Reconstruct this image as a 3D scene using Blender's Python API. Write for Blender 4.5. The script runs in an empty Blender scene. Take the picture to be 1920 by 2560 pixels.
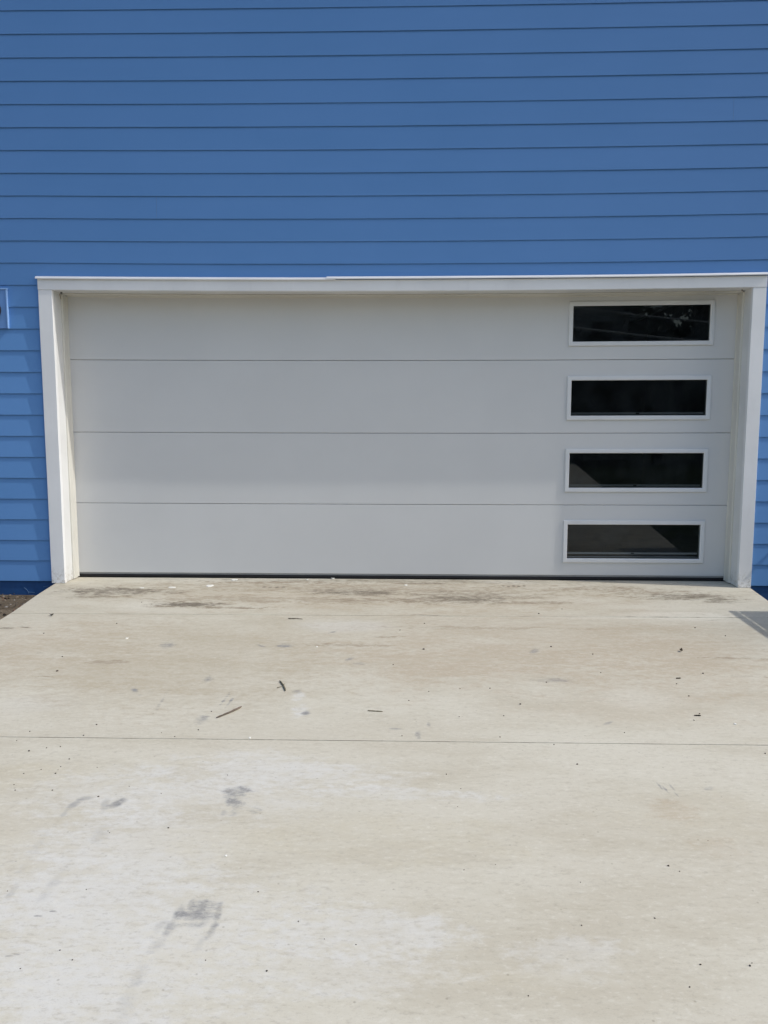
import bpy, bmesh, math, random
from mathutils import Vector, Matrix, noise
S = bpy.context.scene
R = math.radians
# ------------------------------------------------------------------ camera
FPX = 2000.0
CAM = Vector((0.0088, -5.7465, 1.192))
PITCH, YAW, ROLL = -0.1138, 0.0293, 0.0007

def c2w(x, y, z):
    c, s = math.cos(ROLL), math.sin(ROLL); x, z = c*x - s*z, s*x + c*z
    c, s = math.cos(PITCH), math.sin(PITCH); y, z = c*y - s*z, s*y + c*z
    c, s = math.cos(YAW), math.sin(YAW); x, y = c*x - s*y, s*x + c*y
    return Vector((x, y, z))
cd = bpy.data.cameras.new('camera'); cam = bpy.data.objects.new('camera', cd); S.collection.objects.link(cam)
cd.sensor_fit = 'HORIZONTAL'; cd.sensor_width = 36; cd.lens = 36*FPX/1920
cd.clip_end = 1000; cd.clip_start = .05
rt, fw, up = c2w(1, 0, 0), c2w(0, 1, 0), c2w(0, 0, 1)
M = Matrix((rt, up, -fw)).transposed().to_4x4(); M.translation = CAM
cam.matrix_world = M
S.camera = cam
# ------------------------------------------------------------------ light
SUN = Vector((5.5, -1.0, 5.8)).normalized()
w = bpy.data.worlds.new('World'); S.world = w; w.use_nodes = True
nt = w.node_tree; bg = nt.nodes['Background']; bg.inputs[1].default_value = 0.15
sky = nt.nodes.new('ShaderNodeTexSky'); sky.sky_type = 'NISHITA'; sky.sun_disc = False
sky.sun_elevation = math.asin(SUN.z); sky.sun_rotation = math.atan2(SUN.x, SUN.y)
sky.dust_density = 2.4; sky.air_density = 1.25
nt.links.new(sky.outputs[0], bg.inputs[0])
sl = bpy.data.lights.new('sun', 'SUN'); sl.energy = 2.1; sl.angle = R(.53); sl.color = (1, .96, .89)
so = bpy.data.objects.new('sun', sl); S.collection.objects.link(so)
so.rotation_euler = SUN.to_track_quat('Z', 'Y').to_euler(); so.location = SUN*30
vs = S.view_settings; vs.view_transform = 'Standard'; vs.look = 'None'; vs.gamma = 1; vs.exposure = 0.28
S.cycles.max_bounces = 8; S.cycles.transparent_max_bounces = 8

# ------------------------------------------------------------------ helpers
SLOPE = .025                                   # the drive falls away from the house
def G(u, v, dz=0.0):
    """point of the drive seen at photo position u, v"""
    r = c2w((u-960)/FPX, 1, (1280-v)/FPX)
    # z = SLOPE*y + dz
    t = (SLOPE*CAM.y + dz - CAM.z)/(r.z - SLOPE*r.y)
    return CAM + r*t
def tagp(o, label=None, cat=None, group=None, kind=None):
    if label: o['label'] = label
    if cat: o['category'] = cat
    if group: o['group'] = group
    if kind: o['kind'] = kind
    return o
def thing(name, label, cat, loc=(0, 0, 0), group=None):
    o = bpy.data.objects.new(name, None); S.collection.objects.link(o); o.location = loc
    o.empty_display_size = .2
    return tagp(o, label, cat, group)
def link(name, bm, mat, parent=None, smooth=False):
    bmesh.ops.recalc_face_normals(bm, faces=bm.faces)
    me = bpy.data.meshes.new(name); bm.to_mesh(me); bm.free()
    if mat: me.materials.append(mat)
    if smooth:
        for p in me.polygons: p.use_smooth = True
    o = bpy.data.objects.new(name, me); S.collection.objects.link(o)
    if parent:
        o.parent = parent
        pl = parent.location if parent.parent is None else Vector((0, 0, 0))
        if pl.length: me.transform(Matrix.Translation(-pl))
    return o
def sag_amt(z):
    pts = [(-1, 0), (0.05, 0), (1.64, .010), (2.1, .018), (2.5, .018), (4.0, .009), (5.4, .004), (9, 0)]
    for (a, sa), (b, sb) in zip(pts, pts[1:]):
        if a <= z <= b: return sa + (sb-sa)*(z-a)/(b-a)
    return 0
def sag(bm):
    """the long lintel over the opening has dropped a little in the middle"""
    for v in bm.verts:
        k = 1-(v.co.x/2.6)**2
        if k < 0: k = max(k*.25, -.3)
        v.co.z -= sag_amt(v.co.z)*k
def box(bm, x0, x1, y0, y1, z0, z1, nx=1, bev=0.0):
    """box, cut nx times along x, with optional bevel"""
    xs = [x0+(x1-x0)*i/nx for i in range(nx+1)]
    ring = [(y0, z0), (y1, z0), (y1, z1), (y0, z1)]
    if bev:
        b = bev
        ring = [(y0+b, z0), (y1-b, z0), (y1, z0+b), (y1, z1-b), (y1-b, z1), (y0+b, z1), (y0, z1-b), (y0, z0+b)]
    prof(bm, xs, ring)
def prof(bm, xs, ring):
    """profile ring (y,z) swept along the x stations"""
    rows = [[bm.verts.new((x, y, z)) for y, z in ring] for x in xs]
    n = len(ring)
    for a, b in zip(rows, rows[1:]):
        for i in range(n):
            bm.faces.new((a[i], a[(i+1) % n], b[(i+1) % n], b[i]))
    bm.faces.new(rows[0]); bm.faces.new(rows[-1][::-1])
def vprof(bm, zs, ring):
    """profile ring (x,y) swept up the z stations"""
    rows = [[bm.verts.new((x, y, z)) for x, y in ring] for z in zs]
    n = len(ring)
    for a, b in zip(rows, rows[1:]):
        for i in range(n):
            bm.faces.new((a[i], a[(i+1) % n], b[(i+1) % n], b[i]))
    bm.faces.new(rows[0]); bm.faces.new(rows[-1][::-1])
def tube(bm, pts, rad, n=8):
    pts = [Vector(p) for p in pts]; rows = []
    if not hasattr(rad, '__len__'): rad = [rad]*len(pts)
    for i, p in enumerate(pts):
        d = (pts[min(i+1, len(pts)-1)]-pts[max(i-1, 0)]).normalized()
        a = d.orthogonal().normalized() if abs(d.z) > .99 else d.cross(Vector((0, 0, 1))).normalized()
        b = d.cross(a)
        rows.append([bm.verts.new(p+(a*math.cos(t)+b*math.sin(t))*rad[i]) for t in [2*math.pi*k/n for k in range(n)]])
    for a, b in zip(rows, rows[1:]):
        for i in range(n): bm.faces.new((a[i], a[(i+1) % n], b[(i+1) % n], b[i]))
    bm.faces.new(rows[0][::-1]); bm.faces.new(rows[-1])

# ------------------------------------------------------------------ materials
class NB:
    def __init__(s, name):
        s.m = bpy.data.materials.new(name); s.m.use_nodes = True; s.t = s.m.node_tree
        s.b = s.t.nodes['Principled BSDF']; s._o = None
    def n(s, ty, **kw):
        x = s.t.nodes.new(ty)
        for k, v in kw.items(): setattr(x, k, v)
        return x
    def l(s, a, b): s.t.links.new(a, b)
    def pos(s):
        if not s._o: s._o = s.n('ShaderNodeNewGeometry').outputs['Position']
        return s._o
    def mapp(s, scale=(1, 1, 1), loc=(0, 0, 0), rot=(0, 0, 0), src=None):
        m = s.n('ShaderNodeMapping'); m.inputs['Scale'].default_value = scale
        m.inputs['Location'].default_value = loc; m.inputs['Rotation'].default_value = rot
        s.l(src or s.pos(), m.inputs[0]); return m.outputs[0]
    def noise(s, scale, detail=4, vec=None, rough=.55, dist=0):
        x = s.n('ShaderNodeTexNoise'); x.inputs['Scale'].default_value = scale; x.inputs['Detail'].default_value = detail
        x.inputs['Roughness'].default_value = rough; x.inputs['Distortion'].default_value = dist
        s.l(vec or s.pos(), x.inputs['Vector']); return x.outputs['Fac']
    def ramp(s, f, a, b, lo=0., hi=1.):
        x = s.n('ShaderNodeMapRange'); x.interpolation_type = 'SMOOTHSTEP'
        x.inputs['From Min'].default_value = a; x.inputs['From Max'].default_value = b
        x.inputs['To Min'].default_value = lo; x.inputs['To Max'].default_value = hi
        s.l(f, x.inputs['Value']); return x.outputs[0]
    def math(s, op, a, b=None, c=None):
        x = s.n('ShaderNodeMath', operation=op)
        for i, v in enumerate((a, b, c)):
            if v is None: continue
            if isinstance(v, (int, float)): x.inputs[i].default_value = v
            else: s.l(v, x.inputs[i])
        return x.outputs[0]
    def mix(s, f, a, b, mode='MIX'):
        x = s.n('ShaderNodeMix', data_type='RGBA', blend_type=mode)
        for sock, v in ((x.inputs[0], f), (x.inputs[6], a), (x.inputs[7], b)):
            if isinstance(v, (int, float)): sock.default_value = v
            elif isinstance(v, tuple): sock.default_value = (*v, 1)
            else: s.l(v, sock)
        return x.outputs[2]
    def bump(s, h, strength=.2, dist=.01):
        x = s.n('ShaderNodeBump'); x.inputs['Strength'].default_value = strength; x.inputs['Distance'].default_value = dist
        s.l(h, x.inputs['Height']); s.l(x.outputs[0], s.b.inputs['Normal'])
    def col(s, c):
        if isinstance(c, tuple): s.b.inputs['Base Color'].default_value = (*c, 1)
        else: s.l(c, s.b.inputs['Base Color'])
    def set(s, rough=.6, spec=.5, metal=0):
        s.b.inputs['Roughness'].default_value = rough; s.b.inputs['Specular IOR Level'].default_value = spec
        s.b.inputs['Metallic'].default_value = metal

def paint(name, c, rough=.45, var=.05, bump=.05, spec=.4, dirt=0.0, dirtcol=(.25, .21, .15)):
    k = NB(name); k.set(rough, spec)
    n1 = k.noise(2.3, 5); n2 = k.noise(40, 3)
    dk = tuple(x*(1-var*2) for x in c); lt = tuple(min(1, x*(1+var)) for x in c)
    cc = k.mix(k.ramp(n1, .35, .65), dk, lt)
    if dirt:
        n3 = k.noise(9, 6, k.mapp((3, 3, .6)))
        cc = k.mix(k.math('MULTIPLY', k.ramp(n3, .55, .75), dirt), cc, dirtcol)
    if dirt and name.startswith('white'):
        sz = k.n('ShaderNodeSeparateXYZ'); k.l(k.pos(), sz.inputs[0])
        sp = k.math('MULTIPLY', k.ramp(sz.outputs[2], .16, .0), k.ramp(k.noise(38, 5, None, .75), .46, .62))
        cc = k.mix(k.math('MULTIPLY', sp, .55), cc, (.34, .30, .24))
    k.col(cc); k.bump(n2, bump, .004)
    return k.m
# siding paint: blue with boards of faintly different batches and a fine wood-grain emboss
k = NB('blue_siding_paint'); k.set(.52, .35)
sx = k.n('ShaderNodeSeparateXYZ'); k.l(k.pos(), sx.inputs[0])
row = k.math('FLOOR', k.math('DIVIDE', k.math('SUBTRACT', sx.outputs[2], .0123), .1523))
wn = k.n('ShaderNodeTexWhiteNoise', noise_dimensions='1D'); k.l(row, wn.inputs['W'])
g1 = k.noise(1.3, 4, k.mapp((1, 1, 1.7)))
c1 = k.mix(k.ramp(g1, .3, .7), (.106, .264, .565), (.120, .282, .60))
c1 = k.mix(.5, c1, k.mix(wn.outputs[0], (.107, .264, .565), (.118, .280, .595)))
spk = k.noise(90, 2)
c1 = k.mix(k.ramp(spk, .72, .80, 0, .25), c1, (.16, .30, .58))
k.col(c1)
gr = k.noise(9, 6, k.mapp((.8, 1, 26)), .6)
k.bump(gr, .10, .003)
M_SIDE = k.m
M_FOUND = paint('blue_foundation_paint', (.016, .07, .21), .6, .12, .25, .3, .12, (.06, .14, .28))
M_TRIM = paint('white_trim_paint', (.80, .81, .825), .5, .02, .06, .35, .08, (.50, .50, .50))
M_JAMB = paint('white_jamb_paint', (.70, .71, .71), .5, .03, .05, .35, .12, (.45, .42, .36))
M_STOP = paint('cream_vinyl_stop', (.64, .63, .58), .45, .03, .04, .4, .2, (.42, .39, .32))
M_CAP = paint('white_drip_metal', (.80, .81, .84), .35, .02, .02, .5)
M_DOOR = paint('door_panel_paint', (.63, .64, .645), .40, .008, .05, .45)
M_FRAME = paint('window_frame_white', (.70, .715, .73), .35, .02, .02, .45)
M_RUBBER = paint('black_rubber', (.012, .012, .014), .55, .1, .1, .3)
M_RET = paint('grey_retainer', (.30, .31, .32), .4, .1, .1, .5)
M_ALU = paint('grey_spacer_metal', (.42, .44, .45), .45, .1, .1, .5)
M_SCR = paint('scratch_pale', (.14, .26, .42), .6)
M_DARK = paint('dark_hole', (.02, .018, .015), .8)
M_INT = paint('garage_drywall', (.30, .29, .27), .8, .1)
M_INTF = paint('garage_floor', (.2, .2, .19), .7, .1)
M_ROOF = paint('roof_shingles', (.08, .08, .085), .9, .3, .6)
M_SOFF = paint('white_soffit', (.7, .7, .7), .6)
M_PLATE = paint('blue_block_paint', (.125, .265, .57), .45, .04)
M_PLATE_E = paint('pale_blue_edge', (.28, .48, .82), .4, .03)  # paler blue than the block face, for its top and right edges
# window glass: clear pane, Fresnel reflection over a faintly grey transmission
k = NB('window_glass'); k.t.nodes.remove(k.b)
fr = k.n('ShaderNodeFresnel'); fr.inputs[0].default_value = 1.5
gl = k.n('ShaderNodeBsdfGlossy'); gl.inputs['Roughness'].default_value = .004; gl.inputs[0].default_value = (.86, .92, .95, 1)
tr = k.n('ShaderNodeBsdfTransparent'); tr.inputs[0].default_value = (.50, .53, .54, 1)
mx = k.n('ShaderNodeMixShader'); k.l(fr.outputs[0], mx.inputs[0]); k.l(tr.outputs[0], mx.inputs[1]); k.l(gl.outputs[0], mx.inputs[2])
gn = k.noise(1.6, 1); bp = k.n('ShaderNodeBump'); bp.inputs['Strength'].default_value = .05; bp.inputs['Distance'].default_value = .01
k.l(gn, bp.inputs['Height']); k.l(bp.outputs[0], gl.inputs['Normal'])
df = k.n('ShaderNodeBsdfDiffuse'); df.inputs[0].default_value = (.50, .60, .68, 1); m3 = k.n('ShaderNodeMixShader')
k.l(k.ramp(k.noise(7, 5, None, .65), .3, .75, .004, .022), m3.inputs[0]); k.l(mx.outputs[0], m3.inputs[1]); k.l(df.outputs[0], m3.inputs[2])
k.l(m3.outputs[0], k.t.nodes['Material Output'].inputs[0]); M_GLASS = k.m

# ---- concrete with every smear, print and stain of the drive in its place
def stain_group():
    g = bpy.data.node_groups.new('stain', 'ShaderNodeTree')
    I = g.interface
    for nm, ty in (('P', 'NodeSocketVector'), ('Center', 'NodeSocketVector'), ('Radius', 'NodeSocketVector'),
                   ('Angle', 'NodeSocketFloat'), ('Soft', 'NodeSocketFloat'), ('Break', 'NodeSocketFloat'), ('Noise', 'NodeSocketFloat')):
        I.new_socket(nm, in_out='INPUT', socket_type=ty)
    I.new_socket('Fac', in_out='OUTPUT', socket_type='NodeSocketFloat')
    N, L = g.nodes, g.links
    gi, go = N.new('NodeGroupInput'), N.new('NodeGroupOutput')
    def vm(op, a, b):
        x = N.new('ShaderNodeVectorMath'); x.operation = op; L.new(a, x.inputs[0]); L.new(b, x.inputs[1]); return x
    sub = vm('SUBTRACT', gi.outputs['P'], gi.outputs['Center'])
    rot = N.new('ShaderNodeVectorRotate'); rot.rotation_type = 'Z_AXIS'
    L.new(sub.outputs[0], rot.inputs['Vector']); L.new(gi.outputs['Angle'], rot.inputs['Angle'])
    dv = vm('DIVIDE', rot.outputs[0], gi.outputs['Radius'])
    ln = N.new('ShaderNodeVectorMath'); ln.operation = 'LENGTH'; L.new(dv.outputs[0], ln.inputs[0])
    def mt(op, a, b, c=None):
        x = N.new('ShaderNodeMath'); x.operation = op
        for i, v in enumerate((a, b, c)):
            if v is None: continue
            if isinstance(v, (int, float)): x.inputs[i].default_value = v
            else: L.new(v, x.inputs[i])
        return x.outputs[0]
    nz = mt('MULTIPLY', mt('SUBTRACT', gi.outputs['Noise'], .5), 2.6)
    d = mt('ADD', ln.outputs[1], mt('MULTIPLY', nz, gi.outputs['Break']))
    mr = N.new('ShaderNodeMapRange'); mr.interpolation_type = 'SMOOTHSTEP'
    L.new(d, mr.inputs['Value']); mr.inputs['From Max'].default_value = 1.0
    L.new(mt('SUBTRACT', 1.0, gi.outputs['Soft']), mr.inputs['From Min'])
    mr.inputs['To Min'].default_value = 1; mr.inputs['To Max'].default_value = 0
    m2 = N.new('ShaderNodeMapRange'); L.new(gi.outputs['Noise'], m2.inputs['Value'])
    m2.inputs['From Min'].default_value = .58; m2.inputs['From Max'].default_value = .40; m2.inputs['To Min'].default_value = .35; m2.inputs['To Max'].default_value = 1.15
    L.new(mt('MULTIPLY', mr.outputs[0], m2.outputs[0]), go.inputs[0])
    return g
SG = stain_group()
BROWN, DARK, GREY, LIGHT, BLUEG, PINK, BEIGE = (.25, .205, .155), (.155, .135, .11), (.25, .255, .265), (.66, .655, .62), (.585, .59, .585), (.445, .395, .32), (.50, .47, .385)
# u, v, half-width, half-height (photo px), angle, colour, strength, soft, break
STAINS = [
 # broad tone patches
 (1150, 1645, 640, 75, 0, PINK, .45, .9, 1.2), (1720, 1640, 330, 110, 0, PINK, .50, .9, 1.0), (120, 1610, 420, 90, 0, PINK, .50, .9, 1.0),
 (520, 1690, 400, 70, 0, (.45,.42,.345), .35, .9, 1.2),
 (960, 1495, 900, 45, 0, PINK, .45, .8, 1.2), (250, 2200, 420, 260, 0, BLUEG, .75, .7, 1.0), (640, 1935, 420, 48, 0, BLUEG, .60, .6, 1.2),
 (960, 1985, 300, 22, 0, BLUEG, .6, .6, 1.3), (880, 2330, 330, 85, 0, BLUEG, .60, .6, 1.2), (250, 2480, 420, 130, 0, BLUEG, .5, .8, 1.2),
 (1430, 2395, 190, 55, 0, BLUEG, .38, .5, 1.3), (90, 1760, 150, 25, 0, BLUEG, .3, .6, 1.2), (660, 1915, 190, 50, 0, BLUEG, .5, .5, 1.1),
 (1000, 2100, 520, 75, 0, BEIGE, .45, .7, 1.2), (1050, 2440, 400, 40, 0, BEIGE, .45, .7, 1.3), (520, 2110, 260, 70, 0, BEIGE, .45, .6, 1.1),
 (60, 1945, 260, 45, 0, BEIGE, .55, .6, 1.1), (1750, 2050, 330, 90, 0, BEIGE, .35, .8, 1.2), (1680, 2025, 90, 35, 0, PINK, .45, .7, 1.2), (1790, 2120, 90, 35, 0, PINK, .4, .7, 1.2),
 (860, 1565, 150, 20, 0, BLUEG, .75, .5, 1.0), (350, 1512, 70, 16, 0, LIGHT, .45, .5, 1.0), (1700, 1541, 190, 12, 0, LIGHT, .75, .5, 1.2), (1480, 1544, 190, 5, 0, LIGHT, .7, .5, 1.0),
 (1650, 1515, 250, 12, 0, LIGHT, .35, .6, 1.3), (1440, 1500, 110, 12, 0, LIGHT, .4, .6, 1.3), (1270, 1455, 90, 7, 0, LIGHT, .85, .5, 1.2),
 (520, 1449, 330, 4, 0, LIGHT, .5, .6, 2.2), (1600, 1750, 120, 28, 0, LIGHT, .35, .5, 1.2),
 (450, 1650, 560, 120, 0, (.43, .39, .315), .75, .8, 1.0), (1300, 1600, 700, 110, 0, (.44, .39, .32), .68, .8, 1.0), (960, 1480, 1000, 40, 0, (.43, .385, .315), .65, .6, 1.0), (1600,1780,380,40,0,(.48,.44,.37),.4,.8,1.1),
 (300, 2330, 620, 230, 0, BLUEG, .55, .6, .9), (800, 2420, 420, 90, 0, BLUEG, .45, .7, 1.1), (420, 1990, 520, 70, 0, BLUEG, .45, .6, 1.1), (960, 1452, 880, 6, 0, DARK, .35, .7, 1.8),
 # dirt washed up against the door
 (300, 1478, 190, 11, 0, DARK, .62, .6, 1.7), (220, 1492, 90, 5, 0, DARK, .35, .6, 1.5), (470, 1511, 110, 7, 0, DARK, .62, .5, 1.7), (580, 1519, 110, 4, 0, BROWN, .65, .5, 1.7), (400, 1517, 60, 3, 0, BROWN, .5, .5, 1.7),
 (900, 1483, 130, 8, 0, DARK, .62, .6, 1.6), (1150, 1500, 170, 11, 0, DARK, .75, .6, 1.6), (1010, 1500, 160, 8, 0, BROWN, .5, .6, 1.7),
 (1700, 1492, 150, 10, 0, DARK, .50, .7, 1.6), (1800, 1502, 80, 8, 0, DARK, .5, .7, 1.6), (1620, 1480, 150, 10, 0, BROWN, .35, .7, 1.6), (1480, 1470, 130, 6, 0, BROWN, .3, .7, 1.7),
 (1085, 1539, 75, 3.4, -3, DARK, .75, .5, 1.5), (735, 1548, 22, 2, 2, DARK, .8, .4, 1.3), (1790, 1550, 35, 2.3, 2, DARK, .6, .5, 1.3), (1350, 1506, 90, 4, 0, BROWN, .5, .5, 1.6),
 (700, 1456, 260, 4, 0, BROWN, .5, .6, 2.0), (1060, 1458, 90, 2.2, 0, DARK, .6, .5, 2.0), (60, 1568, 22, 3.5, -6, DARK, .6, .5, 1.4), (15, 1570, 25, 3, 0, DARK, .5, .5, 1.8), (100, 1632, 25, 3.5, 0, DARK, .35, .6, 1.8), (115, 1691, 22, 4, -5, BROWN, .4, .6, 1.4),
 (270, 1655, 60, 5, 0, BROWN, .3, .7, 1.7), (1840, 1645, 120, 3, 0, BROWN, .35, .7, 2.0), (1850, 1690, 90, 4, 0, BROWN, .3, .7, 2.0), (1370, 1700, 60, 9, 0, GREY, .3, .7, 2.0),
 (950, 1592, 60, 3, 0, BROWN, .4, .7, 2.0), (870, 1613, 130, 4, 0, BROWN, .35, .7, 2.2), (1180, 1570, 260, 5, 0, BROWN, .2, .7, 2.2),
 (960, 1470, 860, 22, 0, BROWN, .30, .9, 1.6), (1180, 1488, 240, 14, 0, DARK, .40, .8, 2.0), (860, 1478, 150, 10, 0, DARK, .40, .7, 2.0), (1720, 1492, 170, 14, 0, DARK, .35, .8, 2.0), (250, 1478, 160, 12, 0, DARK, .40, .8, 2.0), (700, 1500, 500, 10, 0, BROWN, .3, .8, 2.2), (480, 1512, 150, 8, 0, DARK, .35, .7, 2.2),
 # worn grey boot and tyre marks
 (420, 1612, 24, 12, 0, GREY, .65, .7, 1.3), (654, 1615, 14, 7, -20, GREY, .7, .7, 1.2), (712, 1614, 24, 6, 0, GREY, .45, .7, 1.6), (874, 1647, 15, 9, 25, GREY, .75, .7, 1.3), (902, 1659, 26, 4, 0, GREY, .45, .7, 1.4), (832, 1580, 16, 6, 20, GREY, .45, .7, 1.3),
 (521, 1697, 17, 11, 0, GREY, .6, .7, 1.3), (337, 1727, 8, 11, 35, GREY, .65, .7, 1.2), (350, 1738, 16, 3, 0, GREY, .5, .6, 1.2), (745, 1742, 20, 14, 0, BLUEG, .9, .6, 1.2), (742, 1730, 16, 7, 0, GREY, .4, .7, 1.2), (750, 1775, 28, 22, 0, BLUEG, .9, .6, 1.2),
 (765, 1782, 14, 9, 0, GREY, .7, .7, 1.3), (507, 1798, 22, 13, 0, GREY, .55, .8, 1.5), (1072, 1812, 8, 8, 0, GREY, .4, .7, 1.2), (1045, 1838, 10, 12, 0, GREY, .4, .8, 1.5), (985, 1822, 20, 4, 0, GREY, .3, .7, 1.3),
 (1338, 1628, 14, 12, 40, GREY, .35, .8, 1.6), (1520, 1808, 16, 6, 20, GREY, .3, .8, 1.4),
 (560, 1750, 5, 22, -38, GREY, .55, .6, 1.9), (574, 1756, 4, 20, -38, GREY, .5, .6, 1.9), (405, 1752, 6, 24, -32, GREY, .35, .7, 2.0),
 # first row of tread prints
 (182, 2014, 32, 13, 38, GREY, .34, .5, 1.0), (212, 1996, 28, 12, 10, GREY, .30, .5, 1.0), (290, 2010, 34, 15, 30, GREY, .48, .45, .9), (262, 2014, 20, 13, 70, GREY, .25, .6, 1.0), (160, 2035, 24, 9, 52, GREY, .20, .6, 1.1),
 (250, 2085, 22, 32, -20, GREY, .16, .7, 1.1), (58, 2172, 16, 24, -30, GREY, .20, .6, 1.3), (140, 2200, 18, 66, -38, GREY, .13, .7, 1.2), (90, 2120, 16, 60, -35, GREY, .10, .7, 1.2), (30,2230,12,30,-30,GREY,.2,.7,1.3),
 (594, 1990, 34, 24, 0, GREY, .42, .8, 2.4), (592, 2016, 24, 24, 0, GREY, .60, .6, 1.9), (572, 2010, 14, 16, 0, GREY, .6, .6, 1.9), (635, 2029, 24, 10, 0, GREY, .50, .6, 1.6), (560, 2030, 12, 12, 0, GREY, .3, .6, 1.6),
 # large dark tread print with its drag tails
 (498, 2282, 58, 42, 0, GREY, .55, .55, .9), (500, 2268, 52, 26, 0, GREY, .60, .5, 1.0), (450, 2282, 20, 28, 0, GREY, .90, .5, .8), (478, 2262, 14, 24, 0, GREY, .6, .4, .8), (510, 2264, 14, 22, 0, GREY, .65, .4, .8), (546, 2280, 12, 38, -14, GREY, .95, .5, .7), (530, 2324, 13, 34, -28, GREY, .45, .6, .9),
 (500, 2360, 14, 38, -32, GREY, .16, .7, 1.1), (455, 2312, 28, 13, 10, GREY, .70, .6, 1.3), (425, 2322, 17, 28, -28, GREY, .34, .6, 1.2), (395, 2362, 20, 46, -36, GREY, .20, .7, 1.2), (345, 2440, 20, 64, -26, GREY, .18, .7, 1.3), (322, 2500, 26, 60, -14, GREY, .14, .8, 1.3), (400, 2315, 14, 30, -36, GREY, .16, .7, 1.2),
 (1650, 1966, 4, 14, 40, GREY, .75, .5, 1.4), (1664, 1974, 4, 17, 42, GREY, .65, .5, 1.4), (1680, 1968, 4, 14, 40, GREY, .45, .5, 1.4), (1690, 1985, 3, 14, 45, GREY, .4, .5, 1.4), (1770, 1970, 14, 10, 30, GREY, .3, .7, 1.5),
 (40, 2385, 14, 3.5, -8, GREY, .6, .5, 1.2), (22, 2390, 14, 3, 0, GREY, .4, .5, 1.2), (132, 2278, 10, 2.5, 0, GREY, .6, .5, 1.2), (95, 2290, 12, 2.5, 0, GREY, .4, .5, 1.2),
] + [(660+16*i, 1468, 6.5, 2.8, 0, DARK, .5, .35, .8) for i in range(4)] + [(1258+13*i, 1465+(i % 2), 5.5, 2.0, 0, DARK, .75, .35, .8) for i in range(5)]
def stain_geom(st_):
    (u, v, rx, ry, ang, colr, st, soft, brk) = st_
    p0 = G(u, v); px = G(u+rx, v); py = G(u, v-ry); th = 0.0
    a = (px-p0).length; b = (py-p0).length
    if ang:    # angle was read in the picture; turn it into one on the ground
        e = Vector((math.cos(R(ang))*rx, math.sin(R(ang))*rx)) if rx >= ry else Vector((-math.sin(R(ang))*ry, math.cos(R(ang))*ry))
        p1 = G(u+e.x, v-e.y); d = p1-p0; long = d.xy.length; th = math.atan2(d.y, d.x)
        short = min(a/rx, b/ry)*min(rx, ry)*1.15
        a, b = long, short
    a, b = max(a, .004), max(b, .004)
    c_, s_ = abs(math.cos(th)), abs(math.sin(th)); k_ = 1+brk*.6
    hx_, hy_ = (a*c_+b*s_)*k_, (a*s_+b*c_)*k_
    return p0, a, b, th, (p0.x-hx_, p0.x+hx_, p0.y-hy_, p0.y+hy_)
STK = {DARK: 1.45, BROWN: 1.45, GREY: 2.0, BLUEG: 1.15, PINK: 1.7}
SGEO = [stain_geom(s_) for s_ in STAINS]
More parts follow.
